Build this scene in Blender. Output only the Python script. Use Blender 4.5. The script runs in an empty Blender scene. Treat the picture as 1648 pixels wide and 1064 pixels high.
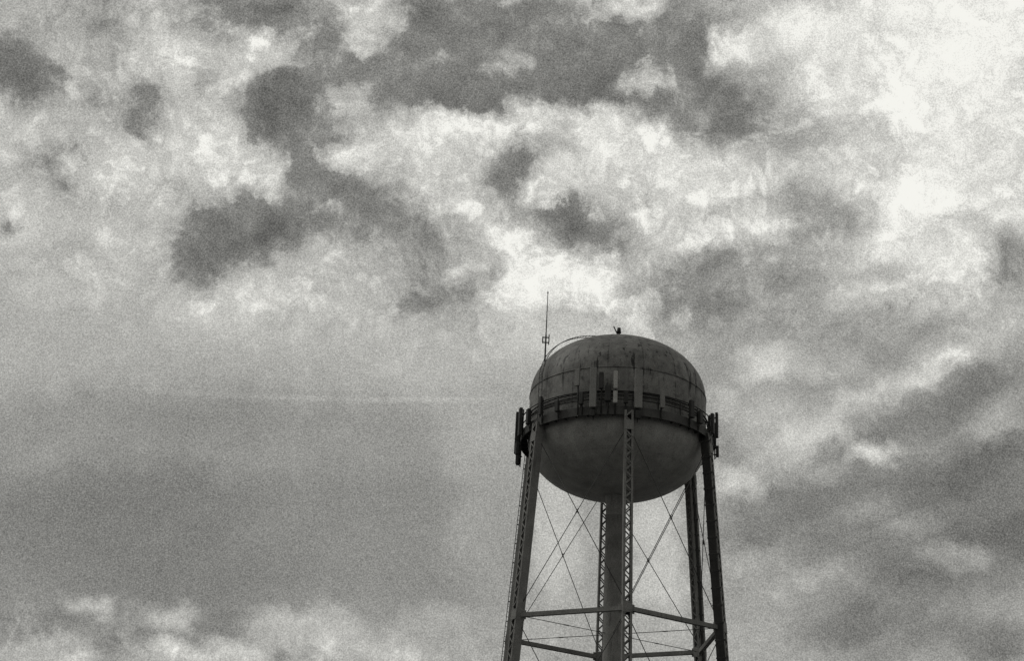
import bpy, bmesh, math, random
from mathutils import Vector, Matrix
random.seed(7)
D = bpy.data
scene = bpy.context.scene
scene.view_settings.view_transform = 'Standard'
scene.view_settings.look = 'None'
scene.view_settings.exposure = 0
rad = math.radians

# ------------------------------------------------------------------ camera
PITCH, ROLL = 24.5, 3.2
cam_data = D.cameras.new("camera")
cam_data.lens = 50; cam_data.sensor_width = 36; cam_data.sensor_fit = 'HORIZONTAL'
cam_data.clip_start = 0.1; cam_data.clip_end = 20000
cam = D.objects.new("camera", cam_data)
scene.collection.objects.link(cam)
CAMROT = Matrix.Rotation(rad(90 + PITCH), 3, 'X') @ Matrix.Rotation(rad(ROLL), 3, 'Z')
cam.location = (-6.85, -82.86, 1.6)
cam.rotation_euler = CAMROT.to_euler()
scene.camera = cam

# ------------------------------------------------------------------ node helpers
def setin(sock_owner, tree, idx, v):
    s = sock_owner.inputs[idx]
    if isinstance(v, bpy.types.NodeSocket):
        tree.links.new(v, s)
    else:
        s.default_value = v
def M(t, op, a, b=None, c=None, clamp=False):
    n = t.nodes.new('ShaderNodeMath'); n.operation = op; n.use_clamp = clamp
    setin(n, t, 0, a)
    if b is not None: setin(n, t, 1, b)
    if c is not None: setin(n, t, 2, c)
    return n.outputs[0]
def NOISE(t, vec, scale, detail=4, rough=0.55, dist=0.0, color=False, lac=2.0):
    n = t.nodes.new('ShaderNodeTexNoise')
    t.links.new(vec, n.inputs['Vector'])
    n.inputs['Scale'].default_value = scale
    n.inputs['Detail'].default_value = detail
    n.inputs['Roughness'].default_value = rough
    n.inputs['Lacunarity'].default_value = lac
    n.inputs['Distortion'].default_value = dist
    return n.outputs['Color' if color else 'Fac']
def MAPR(t, v, a, b, c, d, mode='LINEAR'):
    n = t.nodes.new('ShaderNodeMapRange'); n.interpolation_type = mode
    setin(n, t, 0, v); n.inputs[1].default_value = a; n.inputs[2].default_value = b
    n.inputs[3].default_value = c; n.inputs[4].default_value = d
    return n.outputs[0]
def MAPPING(t, vec, loc=(0,0,0), rot=(0,0,0), scale=(1,1,1), kind='POINT'):
    n = t.nodes.new('ShaderNodeMapping'); n.vector_type = kind
    t.links.new(vec, n.inputs[0])
    n.inputs[1].default_value = loc; n.inputs[2].default_value = rot; n.inputs[3].default_value = scale
    return n.outputs[0]
def VM(t, op, a, b=None, s=None, c=None):
    n = t.nodes.new('ShaderNodeVectorMath'); n.operation = op
    setin(n, t, 0, a)
    if b is not None: setin(n, t, 1, b)
    if c is not None: setin(n, t, 2, c)
    if s is not None: setin(n, t, 3, s)
    return n.outputs['Value'] if op in ('LENGTH', 'DOT_PRODUCT') else n.outputs[0]

# ------------------------------------------------------------------ sky
SUN_AZ, SUN_EL = -75, 48          # azimuth from +Y (clockwise +), elevation
world = D.worlds.new("World"); scene.world = world; world.use_nodes = True
wt = world.node_tree; wt.nodes.clear()
wout = wt.nodes.new('ShaderNodeOutputWorld'); bg = wt.nodes.new('ShaderNodeBackground')
wt.links.new(bg.outputs[0], wout.inputs[0])
tc = wt.nodes.new('ShaderNodeTexCoord')
dirv = VM(wt, 'NORMALIZE', tc.outputs['Generated'])
sep = wt.nodes.new('ShaderNodeSeparateXYZ'); wt.links.new(dirv, sep.inputs[0])
az = M(wt, 'ARCTAN2', sep.outputs[0], sep.outputs[1])
el = M(wt, 'ARCSINE', sep.outputs[2])
u = M(wt, 'MULTIPLY', az, M(wt, 'COSINE', el))
cmb = wt.nodes.new('ShaderNodeCombineXYZ')
wt.links.new(u, cmb.inputs[0]); wt.links.new(el, cmb.inputs[1])
uv0 = cmb.outputs[0]
def offs(scale, detail, amt, rough=0.55):
    c = NOISE(wt, dirv, scale, detail, rough, color=True)
    c = VM(wt, 'SUBTRACT', c, (0.5, 0.5, 0.5))
    return VM(wt, 'MULTIPLY', c, (amt, amt, 0.0))
uv = VM(wt, 'ADD', VM(wt, 'ADD', uv0, offs(9, 2, 0.016)), offs(34, 8, 0.044, 0.68))

# Cloud survey: each dab is x, y, half-width, half-height, tilt, brightness, softness
dabs = [
 (300,560,520,120,0,168,.8),(700,560,300,80,0,175,.8),(300,830,460,200,0,120,.9),(620,860,260,160,0,134,.8),
 (100,700,160,70,0,142,.8),(500,725,320,50,0,143,.9),(1400,300,360,320,0,192,.7),(1560,80,250,180,0,240,.6),
 (1430,720,330,200,0,148,.7),(1500,850,250,120,0,122,.7),(850,90,400,110,0,120,.4),(200,300,330,260,0,170,.5),
 (100,60,160,60,0,148,.6),
 (60,15,130,22,0,160,.6),(10,105,95,45,-10,104,.8),(150,85,90,28,-10,164,.5),(260,100,80,50,-15,194,.4),
 (330,35,70,22,0,140,.5),(430,20,90,28,0,118,.5),(400,60,50,20,0,158,.4),(425,103,52,46,0,210,.3),
 (590,35,50,36,10,210,.35),(508,70,30,60,0,140,.5),(245,165,32,46,15,114,.7),(215,200,40,18,35,122,.7),(345,140,60,24,-25,138,.7),(110,155,100,20,0,154,.7),
 (70,205,110,40,5,186,.5),(160,222,40,34,0,174,.6),(80,250,60,18,18,122,.8),(110,285,34,16,-30,134,.8),(310,195,60,40,0,188,.5),
 (462,195,72,95,20,114,.35),(545,165,24,34,-40,180,.5),(240,275,120,60,0,200,.6),(375,250,75,48,-20,210,.3),
 (425,285,40,30,-20,202,.3),(300,300,60,20,-20,166,.7),(50,340,80,40,0,184,.6),(8,368,20,18,0,128,.6),
 (190,380,80,40,0,190,.6),(110,400,60,20,0,164,.7),(490,255,45,60,0,114,.35),(385,368,104,54,10,110,.45),(325,432,40,20,0,114,.6),(300,350,30,20,0,136,.6),(400,345,60,9,15,132,.7),
 (560,345,95,56,-15,128,.5),(640,420,110,38,-30,140,.5),(520,330,40,10,-20,158,.6),(150,450,120,45,0,186,.6),(130,432,30,12,0,152,.7),
 (480,425,90,24,10,186,.4),(390,485,140,40,10,196,.5),(705,478,100,32,0,134,.5),(785,440,30,24,0,142,.5),(570,480,50,32,0,176,.5),
 (570,256,58,32,0,226,.15),(650,213,62,22,15,220,.15),(745,210,78,34,10,232,.15),(690,266,100,34,0,204,.4),
 (600,300,60,18,-15,170,.5),(660,315,60,18,-20,160,.6),(785,242,40,34,0,196,.4),(835,280,38,46,0,124,.45),(745,335,98,20,-35,208,.3),
 (820,385,48,30,-20,204,.3),(700,392,60,24,-30,142,.5),(868,188,38,34,0,214,.15),(885,295,34,45,-30,224,.25),(880,235,26,14,0,168,.6),
 (1000,220,110,42,-20,226,.25),(1055,280,120,46,-20,222,.3),(955,285,68,36,0,208,.4),(1150,280,100,38,-10,218,.4),
 (935,366,80,22,-25,116,.5),(1060,350,80,30,-20,210,.4),(1020,325,60,12,-20,182,.6),(1185,372,120,18,-3,218,.4),(1160,182,78,48,10,114,.4),
 (1060,150,68,20,10,130,.5),(1035,122,60,13,12,186,.4),(1010,12,45,15,0,212,.4),(832,95,35,12,0,160,.6),
 (640,112,50,18,0,136,.7),(1182,88,46,32,20,220,.25),(1262,60,45,55,0,208,.3),(1330,40,90,42,0,226,.5),
 (1350,122,80,55,0,216,.5),(1310,215,110,38,15,166,.6),(1420,210,60,28,0,194,.6),(1450,60,90,60,0,234,.6),
 (1560,150,80,60,0,232,.7),(1642,130,22,80,0,214,.6),(1590,260,70,60,0,214,.6),(1500,300,95,60,0,228,.6),
 (1400,262,80,38,0,200,.6),(1295,322,115,27,-8,152,.6),(1345,352,60,24,0,144,.6),(1480,390,80,52,0,224,.6),(1635,330,40,34,0,222,.6),
 (1545,440,60,44,0,224,.6),(1632,430,40,60,0,128,.6),(1560,350,36,26,0,196,.6),(1150,455,118,62,10,132,.6),
 (1260,440,90,50,0,144,.7),(1335,416,60,20,0,186,.6),(1190,530,110,30,10,146,.7),(1060,540,50,34,0,164,.6),
 (760,525,60,26,0,164,.6),(890,540,110,34,0,194,.5),(828,484,40,40,0,208,.15),(905,455,104,50,0,230,.08),(1030,500,32,22,0,212,.25),
 (1400,492,100,18,15,198,.6),(1480,470,70,24,15,210,.6),(1345,522,110,26,10,148,.7),(1250,582,90,20,0,208,.6),
 (1330,592,60,16,0,176,.7),(1460,542,110,16,15,146,.7),(1505,592,110,18,22,212,.6),(1400,632,80,18,20,190,.6),
 (1250,640,80,22,0,160,.7),(1305,672,60,18,0,184,.6),(1562,642,110,34,30,118,.7),(1440,690,130,34,28,124,.7),
 (1290,712,70,20,15,202,.6),(1372,742,90,15,20,202,.6),(1225,690,50,28,0,170,.6),(1602,690,44,30,0,190,.7),
 (1182,776,50,26,0,202,.5),(1300,792,120,28,15,120,.6),(1400,822,60,10,0,150,.6),(1440,834,60,9,-5,174,.6),
 (1572,770,120,60,20,108,.7),(1620,850,60,50,0,112,.7),(1300,862,130,32,0,122,.7),(1410,888,140,18,0,128,.7),
 (1532,896,110,11,-8,166,.6),(1392,942,130,13,-8,164,.6),(1560,962,100,18,0,136,.7),(1605,940,50,10,0,162,.6),
 (1250,990,80,34,0,150,.7),(1455,1012,180,36,0,132,.7),(1610,1035,60,30,0,124,.7),
 (780,700,80,80,0,162,.8),(780,850,60,120,0,152,.8),(895,850,50,120,0,184,.7),(1060,880,50,120,0,192,.7),
 (850,1020,50,40,0,160,.7),(1060,1010,60,40,0,168,.7),
 (148,972,32,10,0,180,.3),(262,992,40,18,0,190,.3),(120,1056,110,8,0,172,.4),(330,1054,130,12,0,202,.3),(490,1018,100,22,0,184,.5),(430,990,40,12,0,172,.5),(540,990,40,12,0,170,.5),
 (690,1008,90,16,0,168,.6),(580,1050,90,12,0,176,.5),(380,1026,26,9,0,142,.5),(780,1045,50,12,0,168,.6),
]
F = 50 / 36 * 1648
dd = []
for x, y, rx, ry, rt, val, so_ in dabs:
    dd.append((x, y, 1/rx, 1/ry, math.cos(rad(rt)), math.sin(rad(rt)), val/255, 1 - so_*0.7, 1 + so_*0.55))
inv = CAMROT.transposed()
def sky_value(uu, ee):
    a = uu / math.cos(ee)
    c = inv @ Vector((math.sin(a)*math.cos(ee), math.cos(a)*math.cos(ee), math.sin(ee)))
    px = 824 - F * c.x / c.z; py = 532 + F * c.y / c.z
    v = 155/255
    for x, y, ix, iy, cs, sn, val, r0, r1 in dd:
        dx = px - x; dy = py - y
        q = math.hypot((dx*cs - dy*sn)*ix, (dx*sn + dy*cs)*iy)
        if q < r1:
            w = 1.0 if q < r0 else 1 - (q-r0)/(r1-r0)
            w = w*w*(3-2*w); v += (val - v) * w
    return v
U0, U1, V0, V1 = -0.40, 0.40, 0.165, 0.69
NH, NR = 31, 45
suv = wt.nodes.new('ShaderNodeSeparateXYZ'); wt.links.new(uv, suv.inputs[0])
tx = MAPR(wt, suv.outputs[0], U0, U1, 0, 1)
ty = MAPR(wt, suv.outputs[1], V0, V1, 0, NR - 1)
txL = M(wt, 'MULTIPLY', tx, 2.0, clamp=True)
txR = M(wt, 'SUBTRACT', M(wt, 'MULTIPLY', tx, 2.0), 1.0, clamp=True)
isR = M(wt, 'GREATER_THAN', tx, 0.5)
acc = M(wt, 'MULTIPLY', isR, 0.0)
for k in range(NR // 3):
    w = VM(wt, 'SUBTRACT', ty, (3*k, 3*k+1, 3*k+2))
    w = VM(wt, 'MAXIMUM', VM(wt, 'SUBTRACT', (1,1,1), VM(wt, 'ABSOLUTE', w)), (0,0,0))
    parts = []
    for half, tt in ((0, txL), (1, txR)):
        cr = wt.nodes.new('ShaderNodeValToRGB'); wt.links.new(tt, cr.inputs[0])
        r = cr.color_ramp; r.interpolation = 'LINEAR'
        for i in range(NH):
            p = i / (NH - 1)
            uu = U0 + (U1-U0) * (half + p) / 2
            c = [sky_value(uu, V0 + (V1-V0)*(3*k+j)/(NR-1)) for j in range(3)] + [1]
            e = r.elements[0] if i == 0 else (r.elements[1] if i == NH-1 else r.elements.new(p))
            if i == NH-1: e = r.elements[len(r.elements)-1]
            e.position = p; e.color = c
        parts.append(VM(wt, 'DOT_PRODUCT', cr.outputs[0], w))
    sel = M(wt, 'MULTIPLY_ADD', M(wt, 'SUBTRACT', parts[1], parts[0]), isR, parts[0])
    acc = M(wt, 'ADD', acc, sel)
# fade to a plain broken overcast outside the surveyed part of the sky
n0 = NOISE(wt, dirv, 5, 4, 0.6)
generic = MAPR(wt, n0, 0.3, 0.7, 0.42, 0.82)
cu = M(wt, 'MULTIPLY', suv.outputs[0], 2.5)
cv = M(wt, 'MULTIPLY', M(wt, 'SUBTRACT', suv.outputs[1], 0.4275), 3.81)
edge = M(wt, 'MAXIMUM', M(wt, 'ABSOLUTE', cu), M(wt, 'ABSOLUTE', cv))
em = MAPR(wt, edge, 0.97, 1.02, 0, 1, 'SMOOTHSTEP')
em = M(wt, 'MAXIMUM', em, M(wt, 'LESS_THAN', sep.outputs[1], 0.0))
guide = M(wt, 'MULTIPLY_ADD', M(wt, 'SUBTRACT', generic, acc), em, acc)

# cumulus character mask: strong above, smooth in the lower layer
lowm = MAPR(wt, suv.outputs[1], 0.385, 0.46, 0.14, 1.0, 'SMOOTHSTEP')
rim = MAPR(wt, suv.outputs[1], 0.19, 0.225, 0.85, 0.0, 'SMOOTHSTEP')
rt = MAPR(wt, suv.outputs[0], 0.08, 0.16, 0.0, 0.40, 'SMOOTHSTEP')
det = M(wt, 'MAXIMUM', M(wt, 'MAXIMUM', lowm, rim), rt)
det = M(wt, 'MULTIPLY', det, MAPR(wt, suv.outputs[0], 0.10, 0.2, 1.0, 0.7, 'SMOOTHSTEP'))
wdir = VM(wt, 'ADD', dirv, VM(wt, 'MULTIPLY', VM(wt, 'SUBTRACT', NOISE(wt, dirv, 18, 3, 0.6, color=True), (0.5,0.5,0.5)), (0.05,0.05,0.05)))
n1 = M(wt, 'SUBTRACT', NOISE(wt, wdir, 19, 10, 0.68), 0.5)
n3 = M(wt, 'SUBTRACT', NOISE(wt, wdir, 44, 7, 0.64), 0.5)
bil = M(wt, 'SUBTRACT', M(wt, 'ABSOLUTE', n3), 0.07)          # puffs with dark creases
nn = M(wt, 'ADD', M(wt, 'MULTIPLY', n1, 0.56), M(wt, 'MULTIPLY', n3, 0.30))
x = M(wt, 'MULTIPLY_ADD', nn, det, guide)
s = MAPR(wt, x, 0.50, 0.61, 0.0, 1.0, 'SMOOTHSTEP')
x = M(wt, 'MULTIPLY_ADD', M(wt, 'MULTIPLY', bil, det), M(wt, 'MULTIPLY', s, 1.0), x)
crisp = M(wt, 'ADD', M(wt, 'MULTIPLY_ADD', s, 0.11, 0.13), M(wt, 'MULTIPLY', x, 0.71))
cm = MAPR(wt, suv.outputs[0], 0.02, 0.22, 1.0, 0.4, 'SMOOTHSTEP')
base = M(wt, 'MULTIPLY_ADD', M(wt, 'SUBTRACT', crisp, x), M(wt, 'MULTIPLY', det, cm), x)
base = M(wt, 'ADD', base, M(wt, 'MULTIPLY', M(wt, 'MAXIMUM', M(wt, 'SUBTRACT', x, 0.74), 0.0), 0.25))
# wind-drawn streaks, rising gently to the east
st = NOISE(wt, MAPPING(wt, MAPPING(wt, uv, rot=(0,0,rad(-24))), scale=(7, 30, 1)), 1.0, 6, 0.55)
smask = MAPR(wt, suv.outputs[0], 0.06, 0.16, 0.05, 0.32, 'SMOOTHSTEP')
smask = M(wt, 'MULTIPLY', smask, MAPR(wt, suv.outputs[1], 0.46, 0.56, 1.0, 0.45, 'SMOOTHSTEP'))
base = M(wt, 'MULTIPLY_ADD', M(wt, 'SUBTRACT', st, 0.5), smask, base)
base = M(wt, 'MULTIPLY', base, 1.025)
# vapour trail
def survey(px, py):
    d = CAMROT @ Vector(((px - 824) / F, -(py - 532) / F, -1)); d.normalize()
    e = math.asin(d.z)
    return math.atan2(d.x, d.y) * math.cos(e), e
(ua, va), (ub, vb), (uc, vc) = survey(90, 615), survey(450, 640), survey(850, 640)
den = (ua-ub)*(ua-uc)*(ub-uc)
A2 = (uc*(vb-va) + ub*(va-vc) + ua*(vc-vb)) / den
B2 = (uc*uc*(va-vb) + ub*ub*(vc-va) + ua*ua*(vb-vc)) / den
C2 = (ub*uc*(ub-uc)*va + uc*ua*(uc-ua)*vb + ua*ub*(ua-ub)*vc) / den
vv = M(wt, 'MULTIPLY_ADD', M(wt, 'MULTIPLY_ADD', u, A2, B2), u, C2)
dl = M(wt, 'ABSOLUTE', M(wt, 'SUBTRACT', el, vv))
tr = MAPR(wt, dl, 0.0, 0.0032, 0.055, 0.0, 'SMOOTHSTEP')
tm = M(wt, 'MULTIPLY', MAPR(wt, u, ua-0.01, ua+0.16, 0, 1, 'SMOOTHSTEP'), MAPR(wt, u, uc-0.05, uc, 1, 0, 'SMOOTHSTEP'))
tm = M(wt, 'MULTIPLY', tm, MAPR(wt, n3, -0.15, 0.1, 0.5, 1.0))
tm = M(wt, 'MULTIPLY', tm, M(wt, 'GREATER_THAN', sep.outputs[1], 0.0))
base = M(wt, 'MULTIPLY_ADD', tr, tm, base)
# very fine mottling
gr = M(wt, 'SUBTRACT', NOISE(wt, dirv, 1050, 1, 0.7), 0.5)
base = M(wt, 'MULTIPLY_ADD', gr, 0.42, base)
base = M(wt, 'MAXIMUM', M(wt, 'MINIMUM', base, 0.98), 0.3)
lin = M(wt, 'POWER', base, 2.2)
col = wt.nodes.new('ShaderNodeCombineColor')
wt.links.new(lin, col.inputs[0]); wt.links.new(M(wt,'MULTIPLY',lin,0.995), col.inputs[1]); wt.links.new(M(wt,'MULTIPLY',lin,0.94), col.inputs[2])
sky = wt.nodes.new('ShaderNodeTexSky'); sky.sky_type = 'NISHITA'; sky.sun_disc = False
sky.sun_elevation = rad(SUN_EL); sky.sun_rotation = rad(SUN_AZ)
bw = wt.nodes.new('ShaderNodeRGBToBW'); wt.links.new(sky.outputs[0], bw.inputs[0])
skyv = M(wt, 'MULTIPLY', bw.outputs[0], 0.07)
mix = wt.nodes.new('ShaderNodeMix'); mix.data_type = 'RGBA'
mix.inputs[0].default_value = 0.05
wt.links.new(col.outputs[0], mix.inputs[6]); wt.links.new(skyv, mix.inputs[7])
wt.links.new(mix.outputs[2], bg.inputs[0]); bg.inputs[1].default_value = 1.0
world.cycles.sampling_method = 'MANUAL'; world.cycles.sample_map_resolution = 256

sl = D.lights.new("sun", 'SUN'); sl.energy = 0.8; sl.angle = rad(14); sl.color = (1, 0.99, 0.95)
so = D.objects.new("sun", sl); scene.collection.objects.link(so)
sd = Vector((math.sin(rad(SUN_AZ)) * math.cos(rad(SUN_EL)), math.cos(rad(SUN_AZ)) * math.cos(rad(SUN_EL)) , math.sin(rad(SUN_EL))))
so.rotation_euler = sd.to_track_quat('Z', 'Y').to_euler()

# ------------------------------------------------------------------ materials
def metal_paint(name, lo, hi, rough=0.6, streak=0.4, scale=1.0, seams=False):
    m = D.materials.new(name); m.use_nodes = True; t = m.node_tree
    b = t.nodes['Principled BSDF']; b.inputs['Roughness'].default_value = rough
    b.inputs['Specular IOR Level'].default_value = 0.2
    tcn = t.nodes.new('ShaderNodeTexCoord'); o = tcn.outputs['Object']
    a = NOISE(t, o, 1.2 * scale, 6, 0.65)
    s = NOISE(t, MAPPING(t, o, (0,0,0), (0,0,0), (3.0, 3.0, 0.35)), 1.6 * scale, 6, 0.7)
    g = NOISE(t, o, 22, 3, 0.8)
    v = MAPR(t, a, 0.3, 0.7, lo, hi)
    sk = MAPR(t, s, 0.54, 0.72, 1.0, 1.0 - streak, 'SMOOTHSTEP')
    v = M(t, 'MULTIPLY', v, sk)
    v = M(t, 'MULTIPLY', v, MAPR(t, g, 0.25, 0.75, 0.35, 1.65))
    if seams:
        sp = t.nodes.new('ShaderNodeSeparateXYZ'); t.links.new(o, sp.inputs[0])
        ang = M(t, 'ARCTAN2', sp.outputs[0], sp.outputs[1])
        fr = M(t, 'FRACT', M(t, 'MULTIPLY', ang, 16 / (2 * math.pi)))
        pid = M(t, 'ADD', M(t, 'FLOOR', M(t, 'MULTIPLY_ADD', ang, 16 / (2 * math.pi), 0.5)), M(t, 'MULTIPLY', M(t, 'FLOOR', M(t, 'MULTIPLY', sp.outputs[2], 0.69)), 7.3))
        wn = t.nodes.new('ShaderNodeTexWhiteNoise'); wn.noise_dimensions = '1D'; t.links.new(pid, wn.inputs['W'])
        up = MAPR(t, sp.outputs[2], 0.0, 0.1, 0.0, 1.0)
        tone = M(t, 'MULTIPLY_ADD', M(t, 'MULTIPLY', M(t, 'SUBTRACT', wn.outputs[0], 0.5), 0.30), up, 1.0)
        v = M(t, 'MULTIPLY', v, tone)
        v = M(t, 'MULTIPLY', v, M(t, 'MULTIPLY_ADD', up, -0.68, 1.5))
        blot = NOISE(t, o, 2.0, 7, 0.7)
        v = M(t, 'MULTIPLY', v, M(t, 'MULTIPLY_ADD', MAPR(t, blot, 0.50, 0.66, 0.0, -0.45, 'SMOOTHSTEP'), up, 1.0))
        v = M(t, 'MULTIPLY', v, M(t, 'MULTIPLY_ADD', MAPR(t, blot, 0.36, 0.46, 0.22, 0.0, 'SMOOTHSTEP'), up, 1.0))
        dv = M(t, 'ABSOLUTE', M(t, 'SUBTRACT', fr, 0.5))
        ln = MAPR(t, dv, 0.0, 0.03, 1.0, 0.0)
        wob = NOISE(t, o, 2.0, 4, 0.7)
        for z0 in (2.9, 1.35, -1.9, 5.3):
            dz = M(t, 'ABSOLUTE', M(t, 'SUBTRACT', sp.outputs[2], z0))
            ln = M(t, 'MAXIMUM', ln, MAPR(t, dz, 0.0, 0.06, 1.0, 0.0))
        ln = M(t, 'MULTIPLY', ln, MAPR(t, wob, 0.38, 0.62, 0.1, 0.7))
        ln = M(t, 'MULTIPLY', ln, M(t, 'MULTIPLY_ADD', up, 0.7, 0.3))
        v = M(t, 'MULTIPLY', v, M(t, 'SUBTRACT', 1.0, ln))
        rn = NOISE(t, MAPPING(t, o, (3,0,0), (0,0,0), (2.4, 2.4, 0.30)), 1.5, 5, 0.6)
        rm = MAPR(t, rn, 0.575, 0.63, 0.0, 0.8, 'SMOOTHSTEP')
        zm = M(t, 'MULTIPLY', MAPR(t, sp.outputs[2], 1.6, 2.6, 0, 1), MAPR(t, sp.outputs[2], 4.2, 6.0, 1, 0.2))
        v = M(t, 'MULTIPLY', v, M(t, 'SUBTRACT', 1.0, M(t, 'MULTIPLY', rm, zm)))
    cc = t.nodes.new('ShaderNodeCombineColor')
    t.links.new(v, cc.inputs[0]); t.links.new(M(t,'MULTIPLY',v,0.99), cc.inputs[1]); t.links.new(M(t,'MULTIPLY',v,0.94), cc.inputs[2])
    t.links.new(cc.outputs[0], b.inputs['Base Color'])
    bp = t.nodes.new('ShaderNodeBump'); bp.inputs['Strength'].default_value = 0.25; bp.inputs['Distance'].default_value = 0.02
    t.links.new(g, bp.inputs['Height']); t.links.new(bp.outputs[0], b.inputs['Normal'])
    return m
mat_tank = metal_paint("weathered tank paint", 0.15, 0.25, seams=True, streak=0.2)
mat_leg = metal_paint("weathered structural steel paint", 0.13, 0.22)
mat_riser = metal_paint("riser pipe paint", 0.15, 0.24, streak=0.5)
mat_dark = metal_paint("dark weathered steel", 0.02, 0.05)
mat_rod = metal_paint("bracing rod steel", 0.04, 0.08)
mat_panel = metal_paint("antenna housing grey", 0.15, 0.22, streak=0.15)
mat_white = metal_paint("antenna housing pale", 0.27, 0.40, streak=0.1)
mat_conc = metal_paint("footing concrete", 0.25, 0.35)
gm = D.materials.new("short grass and dirt"); gm.use_nodes = True
t = gm.node_tree; b = t.nodes['Principled BSDF']; b.inputs['Roughness'].default_value = 1
o = t.nodes.new('ShaderNodeTexCoord').outputs['Object']
v = MAPR(t, M(t,'ADD',M(t,'MULTIPLY',NOISE(t,o,0.05,6,0.6),0.6),M(t,'MULTIPLY',NOISE(t,o,3,8,0.7),0.4)),0.35,0.65,0.05,0.13)
cc = t.nodes.new('ShaderNodeCombineColor')
for i in range(3): t.links.new(v, cc.inputs[i])
t.links.new(cc.outputs[0], b.inputs['Base Color'])

# ------------------------------------------------------------------ mesh helpers
def bar(bm, p0, p1, w, d, side=None):
    p0 = Vector(p0); p1 = Vector(p1); ax = (p1 - p0).normalized()
    side = Vector(side) if side is not None else ax.orthogonal()
    side = (side - ax * side.dot(ax)).normalized(); oth = ax.cross(side)
    vs = []
    for p in (p0, p1):
        for a, c in ((-1,-1),(1,-1),(1,1),(-1,1)):
            vs.append(bm.verts.new(p + side * (a * w / 2) + oth * (c * d / 2)))
    for f in ((3,2,1,0),(4,5,6,7),(0,1,5,4),(1,2,6,5),(2,3,7,6),(3,0,4,7)):
        bm.faces.new([vs[i] for i in f])
def tube(bm, p0, p1, r0, r1=None, seg=8):
    r1 = r0 if r1 is None else r1
    p0 = Vector(p0); p1 = Vector(p1); ax = (p1 - p0).normalized(); s = ax.orthogonal().normalized(); o2 = ax.cross(s)
    a = []; c = []
    for i in range(seg):
        q = 2 * math.pi * i / seg; dr = s * math.cos(q) + o2 * math.sin(q)
        a.append(bm.verts.new(p0 + dr * r0)); c.append(bm.verts.new(p1 + dr * r1))
    for i in range(seg):
        j = (i + 1) % seg; f = bm.faces.new((a[i], a[j], c[j], c[i])); f.smooth = True
    bm.faces.new(a[::-1]); bm.faces.new(c)
def lathe(bm, prof, seg=96, closed=False, smooth=True, z0=0):
    rings = []
    for r, z in prof:
        if r < 1e-5: rings.append([bm.verts.new((0, 0, z + z0))])
        else: rings.append([bm.verts.new((r * math.sin(2*math.pi*i/seg), -r * math.cos(2*math.pi*i/seg), z + z0)) for i in range(seg)])
    n = len(rings)
    for k in range(n if closed else n - 1):
        A = rings[k]; B = rings[(k + 1) % n]
        for i in range(seg):
            j = (i + 1) % seg
            if len(A) == 1: f = bm.faces.new((A[0], B[j], B[i]))
            elif len(B) == 1: f = bm.faces.new((A[i], A[j], B[0]))
            else: f = bm.faces.new((A[i], A[j], B[j], B[i]))
            f.smooth = smooth
def finish(name, bm, mat, parent=None, loc=(0,0,0), rotz=0.0, bevel=0.0, **props):
    bmesh.ops.recalc_face_normals(bm, faces=bm.faces)
    me = D.meshes.new(name); bm.to_mesh(me); bm.free(); me.materials.append(mat)
    ob = D.objects.new(name, me); scene.collection.objects.link(ob)
    ob.location = loc; ob.rotation_euler = (0, 0, rotz)
    if parent is not None: ob.parent = parent
    if bevel:
        md = ob.modifiers.new("bevel", 'BEVEL'); md.width = bevel; md.segments = 2; md.limit_method = 'ANGLE'
    for k, v in props.items(): ob[k] = v
    return ob
def pol(a, r, z):   # a in degrees from -Y toward +X
    return Vector((r * math.sin(rad(a)), -r * math.cos(rad(a)), z))
OFF = -4.7   # bearing of the camera seen from the tower

# ------------------------------------------------------------------ ground
bm = bmesh.new()
S = 6000; N = 24
vs = [[bm.verts.new((-S + 2*S*i/N, -S + 2*S*j/N, 0)) for j in range(N+1)] for i in range(N+1)]
for i in range(N):
    for j in range(N): bm.faces.new((vs[i][j], vs[i+1][j], vs[i+1][j+1], vs[i][j+1]))
g = finish("ground", bm, gm); g["kind"] = "structure"

# ------------------------------------------------------------------ tower
tower = D.objects.new("water_tower", None); scene.collection.objects.link(tower)
tower.empty_display_size = 3
tower["label"] = "weathered grey steel water tower on six lattice legs with antennas"
tower["category"] = "water tower"
R = 5.5; ZR = 32.0; CYL = 2.9; TOPC = 3.8; BOT = 3.4; ZS = 20.2
def legr(z): return 6.62 + (ZS - z) * 0.068
PE = 0.95   # slightly full shoulders
def dome(q, add=0.0):
    return ((R+add)*math.cos(q)**PE, CYL + (TOPC+add)*math.sin(q)**PE)

prof = [(0, -BOT)]
for i in range(1, 25):
    a = math.pi/2 * i/24; prof.append((R*math.sin(a), -BOT*math.cos(a)))
prof += [(R, 0.7), (R, 1.4), (R, 2.1), (R, CYL)]
for i in range(1, 32):
    prof.append(dome(math.pi/2 * i/32))
prof.append((0, CYL + TOPC))
bm = bmesh.new(); lathe(bm, prof, 128)
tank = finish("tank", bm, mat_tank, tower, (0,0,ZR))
bm = bmesh.new(); lathe(bm, [(R+0.005,CYL-0.05),(R+0.035,CYL-0.03),(R+0.035,CYL+0.03),(R-0.01,CYL+0.06)], 128)
finish("plate_joint", bm, mat_tank, tank)
bm = bmesh.new()
zt = CYL + TOPC
lathe(bm, [(0.66,-0.06),(0.66,0.12),(0.32,0.16),(0.32,0.50),(0.48,0.52),(0.40,0.64),(0,0.70)], 24, z0=zt)
finish("roof_vent", bm, mat_dark, tank)
bm = bmesh.new()
tube(bm, (0.0,0,zt+0.6), (0.0,0,zt+0.95), 0.07)
tube(bm, (0.0,0,zt+0.9), (0.0,0,zt+1.25), 0.15, 0.11, 12)
tube(bm, (-0.02,0,zt+0.65), (-0.34,0,zt+1.35), 0.04)
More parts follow.
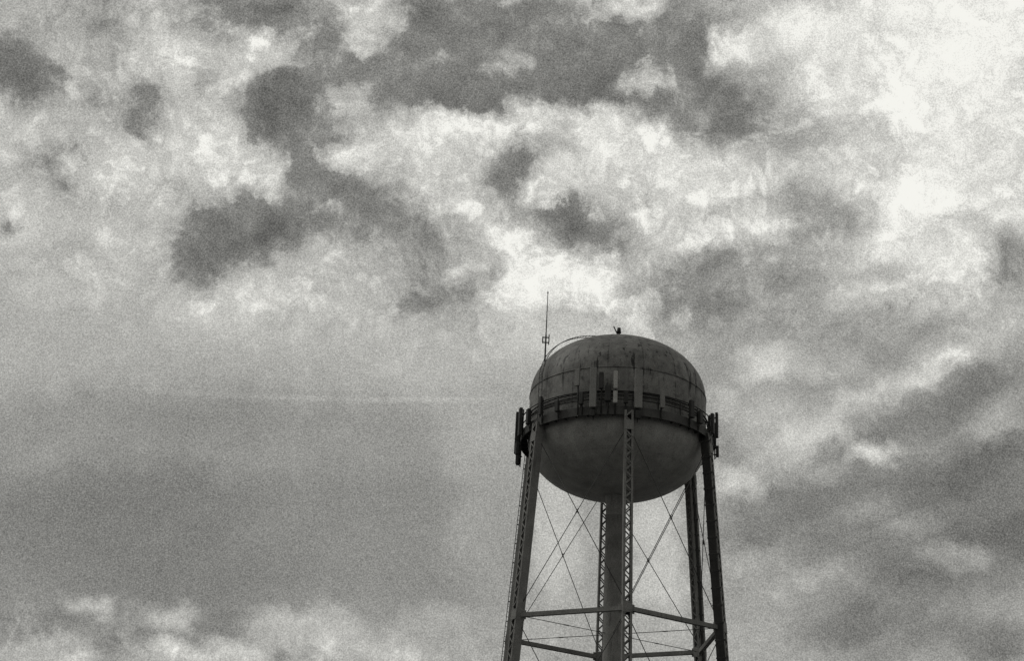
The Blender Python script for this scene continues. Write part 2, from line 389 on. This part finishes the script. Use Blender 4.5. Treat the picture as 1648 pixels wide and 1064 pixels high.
finish("beacon", bm, mat_dark, tank)

# balcony
bal = D.objects.new("balcony", None); scene.collection.objects.link(bal); bal.parent = tower; bal.location = (0,0,ZR)
RO = 5.92
bm = bmesh.new()
lathe(bm, [(R+0.01,-0.05),(RO,-0.05),(RO,0.02),(R+0.01,0.02)], 96, closed=True, smooth=False)
finish("walkway", bm, mat_dark, bal)
bm = bmesh.new()
lathe(bm, [(RO-0.02,-0.30),(RO+0.05,-0.30),(RO+0.05,0.22),(RO+0.005,0.22),(RO+0.005,-0.24),(RO-0.02,-0.24)], 96, closed=True, smooth=False)
for i in range(48):
    a = i*7.5
    bar(bm, pol(a,R+0.02,-0.16), pol(a,RO-0.03,-0.16), 0.05, 0.2, (math.cos(rad(a)), math.sin(rad(a)), 0))
finish("ring_girder", bm, mat_rod, bal)
bm = bmesh.new()
for z in (0.65, 1.18):
    for i in range(72):
        tube(bm, pol(i*5, RO+0.02, z), pol(i*5+5, RO+0.02, z), 0.034, seg=6)
for i in range(24):
    bar(bm, pol(i*15+4,RO+0.0,0.0), pol(i*15+4,RO+0.0,1.2), 0.06, 0.06, (math.cos(rad(i*15+4)), math.sin(rad(i*15+4)),0))
finish("railing", bm, mat_dark, bal)
bm = bmesh.new()
for i in range(72):
    tube(bm, pol(i*5, R+0.12, 1.25), pol(i*5+5, R+0.12, 1.25), 0.05, seg=6)
    tube(bm, pol(i*5, R+0.09, 1.05), pol(i*5+5, R+0.09, 1.05), 0.03, seg=6)
finish("cable_run", bm, mat_dark, bal)

# riser pipe
bm = bmesh.new()
lathe(bm, [(0,0.0),(1.4,0.0),(1.4,0.4),(0.95,0.9),(0.58,1.7),(0.56,10),(0.56,20),(0.56,27.3),(0.60,27.32),(0.60,27.46),(0.56,27.48),(0.56,28.2),(0.66,28.7),(0.66,28.85),(0,28.85)], 40)
finish("riser_pipe", bm, mat_riser, tower)

# legs
def leg_mesh():
    bm = bmesh.new()
    zb, ztp = 0.5, ZR - 0.06
    A = Vector((0, -legr(zb), zb)); B = Vector((0, -legr(ztp), ztp))
    ax = (B - A).normalized(); tan = Vector((1,0,0)); out = ax.cross(tan).normalized()
    if out.y > 0: out = -out
    L = (B - A).length; W = 0.50; Dp = 0.54
    for s in (-1, 1):
        bar(bm, A + tan*s*W/2, B + tan*s*W/2, 0.03, Dp, tan)
        for o in (-1, 1):
            c = tan*s*(W/2-0.065) + out*o*(Dp/2-0.012)
            bar(bm, A + c, B + c, 0.10, 0.02, tan)
    n = int(L / 0.42); st = L / n
    for o in (-1, 1):
        for i in range(n):
            s = 1 if (i % 2) else -1
            q = out*o*(Dp/2 + 0.006)
            bar(bm, A + ax*st*i + tan*s*(W/2-0.05) + q, A + ax*st*(i+1) - tan*s*(W/2-0.05) + q, 0.075, 0.014, tan)
    for z in (ZS, 8.4, ZR-1.0, 0.9):
        c = Vector((0, -legr(z), z))
        for o in (-1,1):
            bar(bm, c - ax*0.3 + out*o*(Dp/2+0.018), c + ax*0.3 + out*o*(Dp/2+0.018), W+0.04, 0.012, tan)
    bmesh.ops.recalc_face_normals(bm, faces=bm.faces)
    me = D.meshes.new("leg"); bm.to_mesh(me); bm.free(); me.materials.append(mat_leg)
    return me
LEGA = [OFF + 6.5 + 60*k for k in range(6)]
lm = leg_mesh()
bmf = bmesh.new(); lathe(bmf, [(0,0),(1.3,0),(1.3,0.35),(0.8,0.36),(0.7,0.55),(0,0.55)], 4, smooth=False)
fme = D.meshes.new("footing"); bmf.to_mesh(fme); bmf.free(); fme.materials.append(mat_conc)
legs = []
for a in LEGA:
    ob = D.objects.new("leg", lm); scene.collection.objects.link(ob); ob.parent = tower; ob.rotation_euler = (0,0,rad(a)); legs.append(ob)
    fo = D.objects.new("footing", fme); scene.collection.objects.link(fo); fo.parent = ob; fo.location = (0,-legr(0.3),0.001)

# struts and rods
for z in (ZS, 8.4):
    for k in range(6):
        p = pol(LEGA[k], legr(z), z); q = pol(LEGA[(k+1)%6], legr(z), z); d = (q-p).normalized()
        bm = bmesh.new()
        a = p + d*0.24; b2 = q - d*0.24; upv = Vector((0,0,1)); sd2 = d.cross(upv)
        for s in (-1,1):
            bar(bm, a + sd2*s*0.11, b2 + sd2*s*0.11, 0.02, 0.24, sd2)
            for w in (-1, 1):
                bar(bm, a + sd2*s*0.075 + upv*w*0.111, b2 + sd2*s*0.075 + upv*w*0.111, 0.05, 0.018, sd2)
        L = (b2-a).length; n = int(L/0.32)
        for i in range(n):
            s = 1 if i%2 else -1
            for w in (-1,1):
                bar(bm, a + d*L*i/n + sd2*s*0.08 + upv*w*0.127, a + d*L*(i+1)/n - sd2*s*0.08 + upv*w*0.127, 0.05, 0.01, sd2)
        for e in (a, b2):
            bar(bm, e - upv*0.26, e + upv*0.26, 0.55, 0.02, d)
        finish("strut", bm, mat_leg, tower)
def rod(p, q, r=0.024, name="brace_rod"):
    bm = bmesh.new(); tube(bm, p, q, r, seg=6)
    m = p.lerp(q, 0.47); d = (q-p).normalized()
    tube(bm, m - d*0.15, m + d*0.15, r*1.6, seg=6)     # turnbuckle
    finish(name, bm, mat_rod, tower)
for (z1, z0) in ((ZR-0.9, ZS+0.25), (ZS-0.25, 8.65), (8.15, 0.9)):
    for k in range(6):
        a, c = LEGA[k], LEGA[(k+1)%6]
        rod(pol(a, legr(z1)-0.03, z1), pol(c, legr(z0)-0.03, z0))
        rod(pol(c, legr(z1)+0.05, z1), pol(a, legr(z0)+0.05, z0))
for z in (ZS, 8.4):
    for a in LEGA:
        rod(pol(a, 0.56, z), pol(a, legr(z)-0.25, z), 0.02, "riser_tie_rod")

# leg ladder
a = LEGA[4]
bm = bmesh.new()
rd = pol(a,1,0); tn = Vector((math.cos(rad(a)), math.sin(rad(a)), 0))
P0 = pol(a, legr(3)+0.44, 3); P1 = pol(a, legr(ZR)+0.40, ZR+0.1)
for s in (-1,1): bar(bm, P0+tn*s*0.2, P1+tn*s*0.2, 0.04, 0.02, rd)
n = 96
for i in range(n):
    c = P0.lerp(P1, (i+0.5)/n); tube(bm, c-tn*0.2, c+tn*0.2, 0.014, seg=5)
    if i % 4 == 0:
        for s in (-1,1): bar(bm, c+tn*s*0.2, c+tn*s*0.2-rd*0.2, 0.07, 0.03, tn)
finish("ladder", bm, mat_rod, tower)
# coaxial cables strapped to the side web of one leg
def cables(a2, side, cnt, off):
    bm = bmesh.new(); rd = pol(a2,1,0); tn = Vector((math.cos(rad(a2)), math.sin(rad(a2)), 0)) * side
    P0 = pol(a2, legr(2), 2) + tn*off; P1 = pol(a2, legr(ZR-0.1), ZR-0.1) + tn*off
    for i in range(cnt):
        tube(bm, P0+rd*(i-(cnt-1)/2)*0.062, P1+rd*(i-(cnt-1)/2)*0.062, 0.032, seg=6)
    w = cnt*0.062+0.06
    for i in range(30):
        c = P0.lerp(P1, (i+0.5)/30); bar(bm, c-rd*w/2, c+rd*(w/2+0.05), 0.07, 0.09, tn)
    finish("cable_bundle", bm, mat_dark, tower)
cables(LEGA[1], -1, 8, 0.31)
cables(LEGA[2], -1, 3, 0.31)

# roof ladder following the shell
bm = bmesh.new(); a = OFF - 54
pts = [pol(a, R+0.28, ZR+z) for z in (0.1, 1.0, 2.0, 2.9)]
for i in range(1, 19):
    r_, z_ = dome(math.pi/2*i/19, 0.28); pts.append(pol(a, r_, ZR+z_))
tn = Vector((math.cos(rad(a)), math.sin(rad(a)), 0))
for i in range(len(pts)-1):
    for s in (-1,1): tube(bm, pts[i]+tn*s*0.18, pts[i+1]+tn*s*0.18, 0.022, seg=6)
    for f in (0.2,0.7):
        c = pts[i].lerp(pts[i+1], f); tube(bm, c-tn*0.18, c+tn*0.18, 0.012, seg=5)
finish("roof_ladder", bm, mat_rod, tower)

# whip antenna on the shoulder of the dome
bm = bmesh.new(); mp = pol(OFF-88, 4.66, 0)
tube(bm, mp+Vector((0,0,ZR+4.3)), mp+Vector((0,0,ZR+7.3)), 0.055, 0.05)
tube(bm, mp+Vector((0,0,ZR+7.25)), mp+Vector((0,0,ZR+10.3)), 0.036, 0.022)
tube(bm, mp+Vector((0,0,ZR+10.25)), mp+Vector((0,0,ZR+10.4)), 0.045, 0.03)
for z, l in ((6.75,0.2),(7.1,0.2)):
    bar(bm, mp+Vector((-l,0,ZR+z)), mp+Vector((l,0,ZR+z)), 0.06, 0.06)
tube(bm, mp+Vector((0.2,0,ZR+6.6)), mp+Vector((0.2,0,ZR+7.3)), 0.035)
tube(bm, mp+Vector((-0.2,0,ZR+6.7)), mp+Vector((-0.2,0,ZR+7.15)), 0.035)
finish("whip_antenna", bm, mat_dark, tower)

# panel antennas
def antenna(s, z0, z1, w, dp, mat, r=6.20, name="panel_antenna"):
    a = s + OFF; rd = pol(a,1,0); tn = Vector((math.cos(rad(a)), math.sin(rad(a)), 0)); c = rd*r
    bm = bmesh.new()
    bar(bm, c+Vector((0,0,ZR+z0)), c+Vector((0,0,ZR+z1)), w, dp, tn)
    ob = finish(name, bm, mat, tower, bevel=min(w,dp)*0.18)
    bm = bmesh.new()
    pp = rd*(RO+0.10)
    pb = min(-0.25, z0)
    tube(bm, pp+Vector((0,0,ZR+pb)), pp+Vector((0,0,ZR+z1-0.05)), 0.04)
    for z in (z0+0.2*(z1-z0), z1-0.2*(z1-z0)):
        bar(bm, rd*(RO+0.02)+Vector((0,0,ZR+z)), rd*(r-dp/2+0.01)+Vector((0,0,ZR+z)), 0.12, 0.06, tn)
    tube(bm, c-rd*0.04+Vector((0,0,ZR+z0+0.03)), pp+Vector((0,0,ZR+pb-0.15)), 0.02, seg=6)
    tube(bm, pp+Vector((0,0,ZR+pb-0.17)), pp+Vector((0,0,ZR+pb+0.03)), 0.03, seg=6)
    finish("mount_pole", bm, mat_dark, ob)
for spec in [
    (-22.5, 1.5, 2.6, 0.26, 0.14, mat_panel),
    (-13.3, 0.05, 2.55, 0.40, 0.2, mat_panel), (-1.2, 1.2, 2.3, 0.24, 0.14, mat_white),
    (11.2, 0.05, 2.5, 0.46, 0.22, mat_panel), (25, 0.3, 1.95, 0.28, 0.15, mat_panel),
    (45, 0.2, 1.3, 0.32, 0.2, mat_dark), (-47.5, 0.2, 1.4, 0.2, 0.15, mat_dark),
    (-72, -0.3, 1.5, 0.36, 0.2, mat_dark), (-84, -1.0, 1.7, 0.36, 0.22, mat_dark), (-98, -1.2, 1.5, 0.36, 0.22, mat_dark),
    (68, 0.0, 1.3, 0.3, 0.2, mat_dark), (79, 0.2, 1.8, 0.32, 0.16, mat_dark), (100, 0.3, 2.0, 0.28, 0.16, mat_dark),
    (150, 0.0, 2.4, 0.36, 0.2, mat_panel), (180, 0.0, 2.4, 0.36, 0.2, mat_panel), (-150, 0.0, 2.4, 0.36, 0.2, mat_panel)]:
    antenna(*spec)
for spec in [(-9, 1.2, 2.25, 0.26, 0.22, mat_dark), (-5.2, 0.4, 1.4, 0.36, 0.25, mat_dark), (-1.2, 0.3, 1.05, 0.26, 0.2, mat_white),
             (-20, 0.3, 1.1, 0.26, 0.2, mat_dark), (4.5,0.3,1.1,0.26,0.2,mat_dark),
             (53,0.1,0.9,0.3,0.2,mat_dark), (-35,0.1,0.8,0.26,0.2,mat_dark),
             (-60,0.0,1.0,0.3,0.2,mat_dark), (-13.3,-0.5,-0.1,0.28,0.2,mat_dark), (11.2,-0.6,-0.08,0.32,0.2,mat_dark),
             (88,-0.7,0.0,0.26,0.18,mat_dark), (-78,-1.3,-0.5,0.3,0.2,mat_dark)]:
    antenna(*spec, r=6.18, name="radio_unit")
